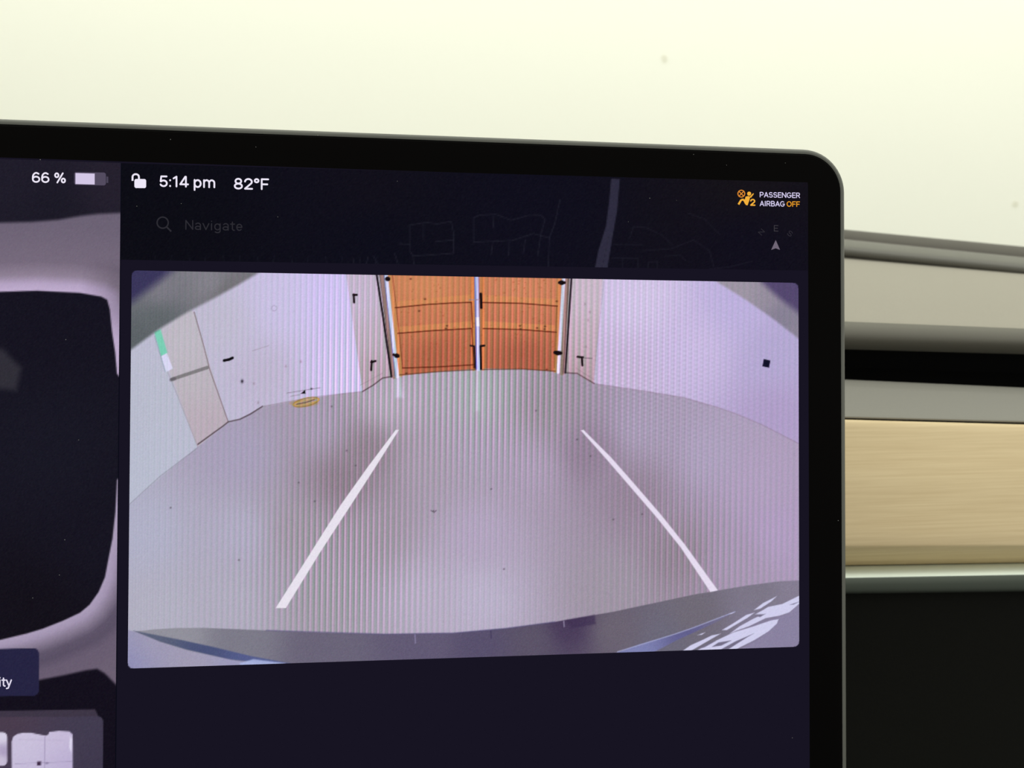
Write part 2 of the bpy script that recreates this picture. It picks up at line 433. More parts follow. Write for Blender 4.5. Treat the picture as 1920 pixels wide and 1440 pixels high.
# letter skeletons, cap height 1 : (advance, strokes)
GLYPH = {
    ' ': (.24, []), ':': (.26, [[(.11, .10), (.11, .101)], [(.11, .60), (.11, .601)]]),
    '1': (.44, [[(.06, .77), (.27, .925), (.27, .07)]]),
    '2': (.64, [arc(.31, .68, .225, .245, 175, -30) + [(.085, .075), (.555, .075)]]),
    '4': (.68, [[(.47, .07), (.47, .93), (.42, .93), (.065, .27), (.62, .27)]]),
    '5': (.64, [[(.53, .925), (.15, .925), (.105, .50)] + arc(.315, .325, .235, .25, 140, -155)]),
    '6': (.64, [arc(.32, .325, .24, .25, 0, 360, 24), [(.50, .84)] + arc(.33, .50, .25, .425, 62, 180) + [(.08, .33)]]),
    '8': (.64, [arc(.32, .72, .19, .205, 0, 360, 22), arc(.32, .29, .24, .215, 0, 360, 22)]),
    '%': (.88, [arc(.20, .74, .125, .185, 0, 360, 18), arc(.68, .26, .125, .185, 0, 360, 18), [(.24, .06), (.64, .94)]]),
    '\u00b0': (.38, [arc(.18, .79, .125, .14, 0, 360, 18)]),
    'A': (.70, [[(.07, .07), (.35, .93), (.63, .07)], [(.17, .33), (.53, .33)]]),
    'B': (.66, [[(.10, .07), (.10, .93), (.36, .93)] + arc(.36, .725, .18, .205, 90, -90) + [(.10, .52)], [(.36, .52)] + arc(.38, .295, .20, .225, 90, -90) + [(.10, .07)]]),
    'E': (.58, [[(.52, .93), (.10, .93), (.10, .07), (.52, .07)], [(.10, .51), (.47, .51)]]),
    'F': (.58, [[(.53, .93), (.10, .93), (.10, .07)], [(.10, .49), (.47, .49)]]),
    'G': (.74, [arc(.37, .5, .30, .43, 48, 350, 22) + [(.67, .47), (.42, .47)]]),
    'I': (.24, [[(.12, .07), (.12, .93)]]),
    'N': (.74, [[(.10, .07), (.10, .93), (.64, .07), (.64, .93)]]),
    'O': (.78, [arc(.39, .5, .31, .43, 0, 360, 26)]),
    'P': (.64, [[(.10, .07), (.10, .93), (.35, .93)] + arc(.35, .685, .22, .245, 90, -90) + [(.10, .44)]]),
    'R': (.66, [[(.10, .07), (.10, .93), (.35, .93)] + arc(.35, .695, .21, .235, 90, -90) + [(.10, .46)], [(.36, .46), (.57, .07)]]),
    'S': (.64, [arc(.32, .70, .22, .23, 35, 245, 16) + arc(.32, .30, .24, .23, 80, -150, 16)]),
    'a': (.58, [arc(.28, .50, .19, .19, 150, 0, 12) + [(.47, .06)], arc(.27, .225, .20, .155, 0, 360, 20)]),
    'e': (.60, [[(.10, .36), (.50, .36)] + arc(.30, .36, .20, .30, 0, 315, 20)]),
    'g': (.64, [arc(.30, .36, .21, .29, 0, 360, 22), [(.51, .66), (.51, -.04)] + arc(.30, -.04, .21, .17, 0, -145, 12)]),
    'i': (.25, [[(.12, .06), (.12, .66)], [(.12, .90), (.12, .901)]]),
    'm': (.94, [[(.10, .06), (.10, .67)], [(.10, .42)] + arc(.285, .44, .185, .225, 180, 0, 12) + [(.47, .06)], [(.47, .42)] + arc(.655, .44, .185, .225, 180, 0, 12) + [(.84, .06)]]),
    'p': (.64, [[(.10, -.20), (.10, .67)], arc(.32, .36, .22, .30, 0, 360, 22)]),
    't': (.40, [[(.19, .86), (.19, .20)] + arc(.31, .20, .12, .14, 180, 285, 8), [(.05, .66), (.35, .66)]]),
    'v': (.58, [[(.06, .66), (.29, .07), (.52, .66)]]),
    'y': (.58, [[(.06, .66), (.30, .09)], [(.53, .66), (.29, .02), (.22, -.15), (.06, -.19)]]),
}
def text(name, body, x0, x1, base_y, cap, col, parent, off, slope=0.02, weight=0.15, rot=0.0):
    """lettering drawn as strokes; x0..x1 pixel extent, baseline and cap height in pixels"""
    lines = []; adv = 0.0
    for ch in body:
        w, st = GLYPH[ch]
        lines += [[(adv + x, y) for x, y in L] for L in st]; adv += w + .035
    xs = [x for L in lines for x, y in L]; w = weight * cap
    sx = (x1 - x0 - w) / max(max(xs) - min(xs), 1e-6); mn = min(xs)
    polys = []
    for L in lines:
        P = []
        for x, y in L:
            px_, py_ = x0 + w / 2 + (x - mn) * sx, base_y - y * cap
            if rot:
                cx, cy = (x0 + x1) / 2, base_y - cap / 2; a = math.radians(rot); dx, dy = px_ - cx, py_ - cy
                px_, py_ = cx + dx * math.cos(a) + dy * math.sin(a), cy - dx * math.sin(a) + dy * math.cos(a)
            P.append((px_, py_ + (px_ - x0) * slope))
        polys += [(q, col) for q in stroke(P, w) if abs(q[0][0] - q[1][0]) + abs(q[0][1] - q[1][1]) > .05]
        ends = len(P) - 1
        for i, (x, y) in enumerate(P):
            r = w / 2 * (1.12 if len(P) == 2 and abs(P[0][1] - P[1][1]) < .1 and abs(P[0][0] - P[1][0]) < .1 else 1.0)
            polys.append((disc(x, y, r, r, 10), col))
    return flat(name, polys, parent, off)

# --- panel
Z0, Z1, Z2, Z3 = 0.05*mm, 0.09*mm, 0.13*mm, 0.17*mm
DR = (scr(1515.5, 500)[0] + scr(1517.5, 1350)[0]) / 2; DT = (scr(0, 297)[1] + scr(1400, 340)[1]) / 2
DW, DH = 0.3317, 0.2073
me = bpy.data.meshes.new('display')
me.from_pydata([(DR - DW, DT - DH, Z0), (DR, DT - DH, Z0), (DR, DT, Z0), (DR - DW, DT, Z0)], [], [(0, 1, 2, 3)]); me.update()
a = me.attributes.new('pixel', 'FLOAT_COLOR', 'POINT')
for i in range(4): a.data[i].color = (*lin((23, 20, 34)), 1)
disp = link('display', me, touch, M_screen); disp['label'] = 'lit display surface'

# --- camera picture
def feed():
    c = Canvas((247, 507), (1497, 530.5), (1498.5, 1212.5), (239.5, 1253.5), 1.5)
    X, Y = c.X, c.Y
    ALL = [(200, 450), (1560, 450), (1560, 1300), (200, 1300)]
    floor = field([(270, 1000, (167, 169, 185)), (300, 1150, (168, 168, 179)), (450, 1000, (166, 164, 180)), (450, 850, (158, 152, 172)),
        (600, 800, (156, 147, 163)), (640, 900, (132, 118, 127)), (690, 840, (135, 122, 130)), (560, 1000, (150, 142, 150)), (730, 760, (170, 162, 172)), (900, 740, (160, 160, 164)),
        (900, 850, (160, 151, 166)), (900, 1000, (168, 157, 177)), (900, 1120, (176, 170, 187)), (1020, 760, (146, 136, 144)), (1100, 850, (136, 121, 137)),
        (800, 870, (158, 148, 160)), (1000, 880, (162, 150, 168)), (1200, 800, (160, 150, 170)), (1330, 850, (164, 154, 176)), (1420, 900, (166, 152, 176)), (1190, 930, (140, 126, 140)),
        (1270, 1040, (138, 126, 136)), (1380, 1050, (156, 143, 163)), (1150, 1100, (150, 142, 152)), (1460, 1000, (166, 150, 178)), (700, 1000, (152, 142, 152)),
        (600, 1120, (152, 146, 154)), (800, 1120, (172, 165, 180)), (420, 1130, (166, 164, 176))], 3.0, 35)
    wall = field([(290, 760, (184, 187, 204)), (270, 880, (184, 188, 206)), (420, 600, (190, 186, 206)), (520, 570, (200, 192, 226)), (620, 560, (206, 194, 240)), (500, 700, (188, 180, 204)),
        (640, 690, (206, 194, 238)), (1200, 560, (208, 196, 228)), (1300, 650, (200, 186, 224)), (1450, 660, (178, 167, 208)), (1450, 780, (174, 157, 198)),
        (1160, 690, (196, 180, 212)), (1380, 570, (188, 176, 220))], 3.0, 40)
    c.poly(ALL, lambda A, B: floor(A, B) * np.array((1.055, 1.045, 1.075)))
    # left wall
    fl_l = [(235, 952), (300, 894), (370, 838), (428, 793), (452, 786), (490, 763), (545, 753), (640, 738), (680, 734)]
    c.poly(fl_l + [(683, 480), (200, 480)], wall, 1.2)
    c.poly([(296, 640), (370, 838), (428, 792), (395, 690), (365, 585), (300, 560)], field([(340, 650, (190, 185, 196)), (370, 720, (186, 179, 188)), (390, 790, (184, 170, 182))]), 1.0)
    c.poly([(240, 480), (420, 480), (330, 600), (300, 640), (370, 838), (235, 952)], lambda A, B: wall(A, B), 1.0, .25)
    c.line([(364, 585), (381, 645), (393, 692), (410, 740), (428, 791)], 1.6, (112, 92, 98), .9, .85)
    c.line([(371, 833), (400, 812), (418, 799), (428, 791), (450, 786), (470, 776), (492, 762)], 2.4, (78, 64, 72), 1.2, .9)
    c.line([(492, 762), (545, 752), (600, 743), (680, 734)], 1.3, (135, 118, 130), 1.2, .6)
    c.line([(240, 948), (300, 893), (370, 840)], 1.3, (138, 138, 152), 1.2, .7)
    c.line([(299, 660), (330, 735), (371, 838)], 1.5, (150, 142, 152), 1.0, .6)
    c.line([(323, 711), (389, 689)], 6.5, (128, 124, 128), 1.0); c.line([(321, 712), (327, 710)], 6, (96, 92, 100), 2, .8)
    c.poly([(289, 622), (301, 617), (314, 662), (302, 668)], (122, 206, 180), 1.4); c.poly([(302, 668), (313, 662), (324, 691), (311, 698)], (216, 214, 242), 1.2)
    c.line([(290, 630), (310, 697)], 2, (140, 160, 175), 1.2, .7)
    # left column beside the door
    c.poly([(644, 480), (704, 480), (738, 706), (716, 709), (680, 735)], field([(670, 560, (196, 182, 206)), (700, 640, (190, 174, 190)), (705, 700, (176, 156, 168))]), 1.0)
    c.line([(680, 734), (700, 722), (717, 709), (740, 705)], 2.2, (84, 62, 70), 1.2, .9); c.line([(676, 722), (717, 700)], 1.2, (150, 130, 140), 1.2, .7)
    # right wall and column
    fl_r = [(1113, 719), (1200, 732), (1280, 745), (1340, 762), (1380, 776), (1430, 797), (1500, 833)]
    c.poly(fl_r + [(1560, 850), (1560, 470), (1133, 470)], wall, 1.2)
    c.line(fl_r, 1.6, (146, 126, 150), 1.6, .65)
    c.poly([(1074, 470), (1135, 470), (1113, 720), (1080, 701), (1058, 700)], field([(1100, 560, (200, 184, 200)), (1095, 640, (192, 172, 186)), (1085, 700, (176, 150, 160))]), 1.0)
    c.line([(1060, 699), (1082, 700), (1114, 719)], 2.2, (88, 66, 74), 1.2, .9); c.line([(1080, 690), (1114, 712)], 1.2, (140, 118, 130), 1.2, .6)
    c.line([(1113, 716), (1118, 660), (1132, 528)], 1.4, (170, 150, 172), 1.2, .6)
    # door leaves
    orange = field([(800, 540, (206, 136, 94)), (980, 545, (204, 132, 96)), (800, 600, (194, 120, 86)), (980, 600, (190, 116, 86)), (820, 665, (168, 96, 70)), (980, 665, (162, 92, 70))], 3, 30)
    c.poly([(728, 480), (1056, 480), (1041, 697), (980, 692), (900, 691), (820, 697), (748, 705)], orange, 1.0)
    rail = (212, 142, 88)
    c.poly([(740, 565), (888, 552), (888, 565), (742, 576)], rail, 1.5, .5); c.poly([(903, 553), (1047, 561), (1046, 572), (904, 566)], rail, 1.5, .5)
    c.poly([(745, 613), (889, 602), (889, 614), (747, 624)], rail, 1.5, .55); c.poly([(904, 602), (1044, 610), (1043, 621), (905, 616)], rail, 1.5, .55)
    c.line([(729, 517), (741, 610), (751, 703)], 8, (210, 142, 86), 1.2, .8); c.line([(736, 517), (747, 610), (755, 690)], 1.4, (128, 62, 36), .9, .8)
    c.line([(885, 517), (888, 692)], 7, (206, 128, 70), 1.2, .8); c.line([(905, 517), (906, 692)], 6, (206, 128, 70), 1.2, .7)
    c.line([(1049, 522), (1041, 695)], 8, (204, 134, 82), 1.2, .8); c.line([(1044, 575), (1039, 690)], 1.4, (120, 58, 36), .9, .8)
    for L in ([(741, 577), (800, 571), (850, 568), (884, 567)], [(746, 625), (810, 620), (885, 616)], [(905, 567), (980, 569), (1045, 574)], [(906, 616), (980, 618), (1043, 623)],
              [(884, 568), (886, 614)], [(885, 618), (888, 690)], [(755, 690), (820, 688), (888, 684)]):
        c.line(L, 2.2, (98, 38, 22), .9, .95)
    c.line([(749, 703), (820, 697), (893, 693), (980, 692), (1041, 696)], 2.0, (92, 56, 40), 1.0, .8)
    for x, y in ((838, 611), (836, 616), (975, 611), (976, 617), (1007, 615), (1021, 617), (1022, 612), (770, 523), (797, 561), (762, 700), (1025, 693), (1044, 565), (786, 583)):
        c.blob(x, y, 2.2, 1.6, (70, 30, 22), .8)
    for _ in range(130):
        x, y = rng.uniform(745, 1040), rng.uniform(522, 690); c.blob(x, y, rng.uniform(.8, 2.2), rng.uniform(.7, 1.4), (150, 72, 40), rng.uniform(.2, .6))
    # door frame, posts
    c.line([(715, 500), (727, 600), (739, 706)], 9, (150, 120, 116), 1.0); c.line([(710, 500), (735, 700)], 1.4, (90, 68, 66), .9, .7)
    c.line([(704, 500), (719, 600), (734, 706)], 3.8, (26, 20, 26), 1.0)
    c.line([(722, 500), (733, 600), (745, 706)], 6.5, (206, 212, 244), 1.0); c.line([(718.5, 500), (729.5, 600), (741.5, 706)], 1.6, (96, 104, 176), .9, .8)
    c.line([(1065, 500), (1054, 700)], 8, (158, 128, 122), 1.0); c.line([(1067, 500), (1056, 700)], 1.6, (70, 50, 52), .9, .8)
    c.line([(1073, 500), (1060, 699)], 3.4, (28, 20, 26), 1.0)
    c.line([(1058.5, 500), (1046.5, 698)], 5.4, (216, 212, 240), 1.0)
    c.line([(893.5, 500), (897, 692)], 7.5, (190, 198, 240), 1.0); c.line([(890, 500), (893.5, 692)], 2.0, (84, 92, 190), .9, .9); c.line([(897, 500), (900.5, 692)], 1.8, (122, 92, 120), .9, .8)
    c.poly([(892, 595), (898, 595), (899, 612), (893, 612)], (226, 226, 236), 1.2)
    K_ = (24, 14, 18)
    c.line([(901.5, 551), (902.5, 577)], 5, K_, .9); c.line([(880, 562), (898, 562)], 2, (150, 130, 140), 1, .8)
    c.line([(882, 648), (889, 649), (891, 690)], 3, K_, .9); c.line([(908, 648), (901, 649), (902, 692)], 4, K_, .9)
    for x, y, r in ((727, 523, 4.4), (744, 667, 4.4), (1053, 530, 4.6), (1046, 662, 4.6)): c.poly(disc(x, y, r * 1.15, r), K_, .9)
    c.line([(738, 665), (747, 668)], 5, K_, .9); c.line([(1041, 661), (1051, 662)], 7, K_, .9); c.line([(1049, 530), (1058, 530)], 6, K_, .9)
    # hooks and marks
    for L in ([(663, 552), (664, 567)], [(663, 553), (669, 553)], [(697, 677), (696, 694)], [(696, 679), (704, 677)], [(1083, 669), (1093, 670)], [(1091, 671), (1092, 685)]):
        c.line(L, 4.0, K_, .9)
    c.line([(1093, 671), (1110, 672)], 1.4, (100, 84, 96), 1, .8)
    c.line([(420, 676), (430, 674), (436, 671)], 5, (14, 10, 16), .9); c.blob(454, 715, 2.4, 3.2, (30, 22, 34), .95)
    c.poly([(564, 738), (572, 731), (573, 738)], (14, 10, 16), .9); c.blob(584, 729, 2, 1.5, (20, 14, 20)); c.line([(538, 737), (600, 727)], 1.2, (110, 96, 108), .9, .7); c.line([(545, 743), (562, 740)], 1.2, (120, 104, 110), 1, .6)
    c.line(disc(514, 578, 5, 5, 14), 1.2, (150, 138, 160), 1, .6); c.line([(473, 658), (504, 648)], 1.2, (150, 138, 150), 1, .6)
    for x, y in ((1097, 570), (1103, 600), (1106, 585), (1099, 650), (564, 678), (536, 687), (476, 719), (484, 755)): c.blob(x, y, 2, 2.5, (140, 112, 130), .5)
    # cable coil on the floor
    c.poly(disc(570, 756, 28, 6.5), (170, 128, 62), 2.0, .35)
    for ry, col in ((7.5, (152, 116, 48)), (4.0, (190, 156, 84))):
        el = [(574 + 24 * math.cos(t) , 754 + ry * math.sin(t) - 5.0 * math.cos(t)) for t in np.linspace(0, math.tau, 30)]
        c.line(el, 2.2, col, 1.0, .9)
    c.line([(556, 758), (572, 755), (590, 749)], 1.5, (76, 50, 24), .9, .8)
    c.poly([(1432, 673), (1444.5, 676), (1442, 689.5), (1429.5, 687)], (18, 18, 40), .9)
    c.poly([(742, 706), (750, 706), (756, 745), (742, 745)], (214, 216, 238), 5, .55); c.poly([(893, 696), (899, 696), (900, 770), (890, 770)], (200, 210, 220), 5, .35)
    # tailgate edge in the top corners
    ga = field([(300, 540, (124, 122, 132)), (400, 530, (134, 132, 142)), (300, 600, (96, 102, 106)), (420, 545, (110, 108, 112)), (255, 640, (92, 98, 102))], 3, 20)
    c.poly([(200, 480), (530, 480), (482, 513), (445, 535), (400, 560), (350, 586), (300, 616), (245, 656), (200, 680)], ga, 4.5)
    c.poly([(200, 470), (370, 470), (322, 508), (285, 538), (245, 568), (200, 600)], (58, 54, 90), 13)
    gb = field([(1400, 545, (158, 150, 164)), (1470, 600, (132, 126, 146)), (1490, 625, (140, 132, 150)), (1430, 550, (148, 140, 156))], 3, 20)
    c.poly([(1330, 500), (1600, 500), (1600, 700), (1500, 637), (1450, 598), (1400, 563), (1345, 529)], gb, 3.5)
    c.poly([(1410, 500), (1600, 500), (1600, 680), (1500, 588), (1462, 560), (1430, 531)], (84, 72, 110), 9)
    # specks on the floor
    for x, y in ((650, 845), (667, 873), (813, 958), (921, 917), (1150, 974), (1107, 855), (1082, 824), (1204, 964), (945, 1067), (590, 940), (448, 1050), (320, 952), (560, 905), (622, 762), (1005, 770)):
        c.blob(x, y, 1.8, 1.6, (84, 74, 86), .8)
    c.line([(808, 957), (814, 961), (818, 957)], 1.5, (80, 72, 84), .9, .8)
    # moire of the pixel grid
    cx = X + 0.012 * (Y - 900)
    mask = 0.9 * np.exp(-(((X - 900) / 220) ** 2 + ((Y - 760) / 130) ** 2)) + 1.0 * np.exp(-(((X - 640) / 150) ** 2 + ((Y - 1060) / 150) ** 2)) \
        + .6 * np.exp(-(((X - 950) / 200) ** 2 + ((Y - 620) / 120) ** 2)) + .45 * np.exp(-(((X - 1300) / 140) ** 2 + ((Y - 1020) / 120) ** 2)) + .45 * np.exp(-(((X - 640) / 90) ** 2 + ((Y - 700) / 160) ** 2)) + .13
    mask = np.clip(mask, 0, 1) * np.where(X < 330, np.clip((X - 245) / 85, 0, 1), 1)
    per = 10.6 + 1.2 * np.sin((X - 500) / 400)
    ph = 2 * np.pi * cx / 10.8 + 2.0 * np.sin((X - 700) / 160.0)
    lum = np.cos(ph) * .75 + .45 * np.cos(2 * ph + 1.0)
    tint = np.cos(ph + .5 * np.sin(X / 60.0) + .4)
    for k, sg in enumerate((1.0, -.75, .55)):
        c.C[..., k] *= 1 + mask * (.155 * lum + .02 + .075 * sg * tint)
    c.C *= (1 + .03 * np.cos(2 * np.pi * cx / 5.4) * np.clip(mask + .3, 0, 1))[..., None]
    dots = np.cos(2 * np.pi * cx / 21.0) * np.cos(2 * np.pi * Y / 8.5)
    c.C *= (1 + .035 * dots * np.exp(-(((X - 1220) / 200) ** 2 + ((Y - 720) / 200) ** 2)))[..., None]
    # own bumper along the bottom
    bump = field([(330, 1195, (146, 145, 156)), (450, 1205, (124, 122, 136)), (600, 1220, (106, 100, 120)), (800, 1205, (98, 90, 116)), (900, 1215, (88, 80, 108)), (1000, 1200, (92, 84, 104)), (1065, 1172, (72, 58, 88)),
        (1150, 1180, (108, 100, 114)), (1300, 1150, (112, 106, 118)), (1430, 1110, (124, 118, 134)), (1480, 1100, (134, 126, 146)), (1250, 1200, (108, 105, 122)), (1450, 1190, (136, 128, 158))], 3, 25)
    c.poly([(252, 1184), (290, 1180), (330, 1177.5), (380, 1177), (500, 1182), (600, 1186), (720, 1189), (850, 1187), (950, 1178), (1040, 1166), (1150, 1147), (1230, 1130), (1300, 1115), (1400, 1098), (1460, 1090), (1540, 1086),
            (1540, 1300), (400, 1300), (235, 1250)], bump, 1.2)
    c.line([(500, 1182), (720, 1189), (850, 1187), (950, 1178), (1040, 1166)], 2.0, (84, 78, 120), 1.5, .6)
    c.poly([(220, 1176), (255, 1185), (300, 1203), (350, 1219), (440, 1238), (520, 1248), (520, 1300), (200, 1300)], field([(280, 1215, (164, 158, 180)), (255, 1240, (138, 138, 182)), (350, 1235, (162, 156, 178)), (450, 1245, (156, 154, 188))]), 2.0)
    c.poly([(250, 1182.5), (290, 1190), (340, 1200), (400, 1213), (470, 1230), (545, 1244), (500, 1244), (430, 1236), (350, 1218), (300, 1203)], field([(300, 1196, (92, 98, 120)), (380, 1215, (72, 80, 118)), (470, 1234, (86, 94, 142))]), 1.6)
    c.poly([(450, 1243), (475, 1236), (535, 1243.5), (520, 1250), (450, 1252)], (172, 182, 226), 2.0, .9)
    c.line([(778, 1190), (779, 1206)], 2, (150, 140, 180), .9, .7); c.line([(920, 1183), (921, 1197)], 2, (60, 50, 84), .9, .7); c.line([(1057, 1165), (1058, 1175)], 2, (170, 160, 190), .9, .7)
    c.poly([(1060, 1163), (1115, 1153), (1117, 1170), (1072, 1178)], (64, 50, 82), 3, .7)
    c.poly([(1150, 1226), (1200, 1208), (1262, 1190), (1330, 1166), (1380, 1146), (1340, 1168), (1270, 1200), (1220, 1226)], field([(1200, 1217, (128, 132, 180)), (1290, 1187, (92, 90, 138)), (1350, 1160, (118, 112, 138))]), 1.5)
    c.line([(1158, 1222), (1262, 1190), (1300, 1177), (1378, 1147)], 1.8, (166, 168, 206), 1.0, .85)
    q = lambda L: [(1040 + x * .2604, 1060 + y * .2604) for x, y in L]
    c.poly(q([(1320, 610), (1460, 540), (1560, 470), (1625, 390), (1540, 395), (1620, 372), (1700, 335), (1770, 265), (1800, 700), (1300, 700)]), (138, 130, 160), 1.2)
    wt = (208, 206, 236)
    for L in ([(915, 620), (980, 575), (1080, 530), (1130, 505), (1195, 492), (1150, 518), (1060, 570), (1000, 605), (970, 620)],
              [(1010, 620), (1150, 548), (1290, 482), (1430, 440), (1560, 396), (1612, 388), (1600, 420), (1540, 475), (1440, 537), (1330, 592), (1270, 625)],
              [(1260, 492), (1330, 440), (1430, 385), (1500, 352), (1445, 352), (1500, 322), (1535, 300), (1640, 278), (1770, 214), (1770, 268), (1690, 338), (1620, 362), (1520, 380), (1400, 438), (1310, 470)],
              [(1205, 466), (1290, 415), (1380, 357), (1440, 340), (1385, 380), (1300, 430), (1240, 466)], [(1435, 322), (1500, 272), (1600, 222), (1560, 260), (1480, 312)], [(1028, 502), (1085, 482), (1060, 500)], [(1250, 350), (1295, 338), (1270, 350)]):
        c.poly(q(L), wt, 1.0)
    dk = (116, 110, 134)
    for L in ([(1130, 588), (1180, 555), (1275, 540), (1200, 578)], [(1185, 612), (1300, 548), (1435, 490), (1380, 522), (1250, 605)], [(1690, 285), (1770, 258), (1720, 282)], [(1450, 365), (1520, 348), (1480, 372)], [(1040, 600), (1110, 560), (1160, 545), (1080, 590)]):
        c.poly(q(L), dk, 1.0)
    # parking guide lines
    c.poly([(742, 806), (748, 806), (700, 882), (660, 944), (600, 1036), (536, 1140), (517, 1140), (560, 1072), (640, 945), (690, 875)], (232, 226, 238), .9)
    c.poly([(1089, 807), (1094, 806), (1146, 858), (1190, 908), (1240, 966), (1284, 1021), (1346, 1107), (1332, 1110), (1276, 1026), (1232, 971), (1182, 913), (1138, 862)], (230, 220, 240), .9)
    # rounded picture corners
    c.noise(2.6)
    bgc = (24, 21, 36)
    r = 10
    for (x, y, sx, sy) in ((247, 507, 1, 1), (1497.2, 530.5, -1, 1), (1498.5, 1212.5, -1, -1), (239.8, 1253.5, 1, -1)):
        arc = [(x + sx * (r - r * math.cos(t)), y + sy * (r - r * math.sin(t))) for t in np.linspace(0, math.pi / 2, 8)]
        c.poly([(x - sx * 6, y - sy * 6), (x - sx * 6, y + sy * r)] + arc + [(x + sx * r, y - sy * 6)], bgc, .7)
    o = c.build('camera_picture', Z1, disp)
    o['label'] = 'reversing camera picture of a garage with orange doors'
feed()

# --- map strip above the picture
def map_view():
    c = Canvas((228, 306), (1514.5, 342), (1515.5, 507.5), (226, 487), 2.4)
    c.poly([(100, 200), (1700, 200), (1700, 700), (100, 700)], field([(300, 400, (13, 13, 21)), (700, 360, (18, 16, 26)), (700, 450, (14, 14, 26)), (1000, 420, (16, 15, 28)), (1400, 350, (22, 19, 24)), (1400, 450, (17, 15, 28))]))
    g = (40, 40, 52)
    c.poly([(1146, 335), (1162, 336), (1157, 395), (1149, 440), (1136, 520), (1112, 520), (1122, 470), (1136, 425), (1142, 380)], (46, 44, 62), 1.5)
    c.line([(1142, 440), (1126, 515)], 1, (34, 32, 46), .8, .6)
    for L in ([(768, 422), (800, 417), (820, 420), (846, 415), (851, 440), (850, 475), (775, 480), (768, 470), (768, 422)], [(794, 420), (794, 450)], [(817, 453), (850, 450)], [(748, 457), (768, 458)], [(774, 480), (777, 503)],
              [(888, 452), (888, 408), (900, 403), (930, 402), (958, 413), (990, 404), (1015, 404), (1022, 412), (1014, 440), (1008, 480)], [(924, 405), (925, 426)], [(888, 454), (960, 451), (1000, 438), (1030, 446)],
              [(924, 455), (921, 478)], [(955, 453), (954, 478)], [(985, 450), (981, 476)], [(1050, 375), (1040, 420), (1030, 446), (1028, 505)], [(700, 480), (710, 498)], [(740, 475), (748, 500)], [(662, 484), (664, 496)], [(690, 482), (686, 498)],
              [(1150, 458), (1205, 459)], [(1180, 448), (1188, 425), (1210, 426), (1240, 440), (1260, 458)], [(1206, 470), (1260, 466), (1300, 450)], [(1148, 484), (1196, 484), (1196, 508)], [(1168, 484), (1168, 506)], [(1214, 505), (1216, 492), (1232, 490), (1232, 505)],
              [(1300, 450), (1330, 470), (1340, 505)], [(1290, 400), (1320, 410), (1350, 440)], [(1330, 505), (1370, 500), (1410, 490)], [(1250, 480), (1275, 478), (1285, 488)]):
        c.line(L, 1.6, g, 1.3, .62 if L[0][0] < 1140 else .4)
    for k in range(14):
        x = 290 + k * 32; c.line([(x, 478 + k * .3), (x + (-1) ** k * 3, 494 + k * .3)], 1.3, g, 1.2, .35)
    c.poly([(100, 490.5), (226, 490.5), (1515, 514), (1700, 516), (1700, 560), (100, 540)], (31, 28, 44), 1.5)
    c.noise(1.2)
    o = c.build('map_view', Z1, disp); o['label'] = 'dark dimmed road map'
map_view()

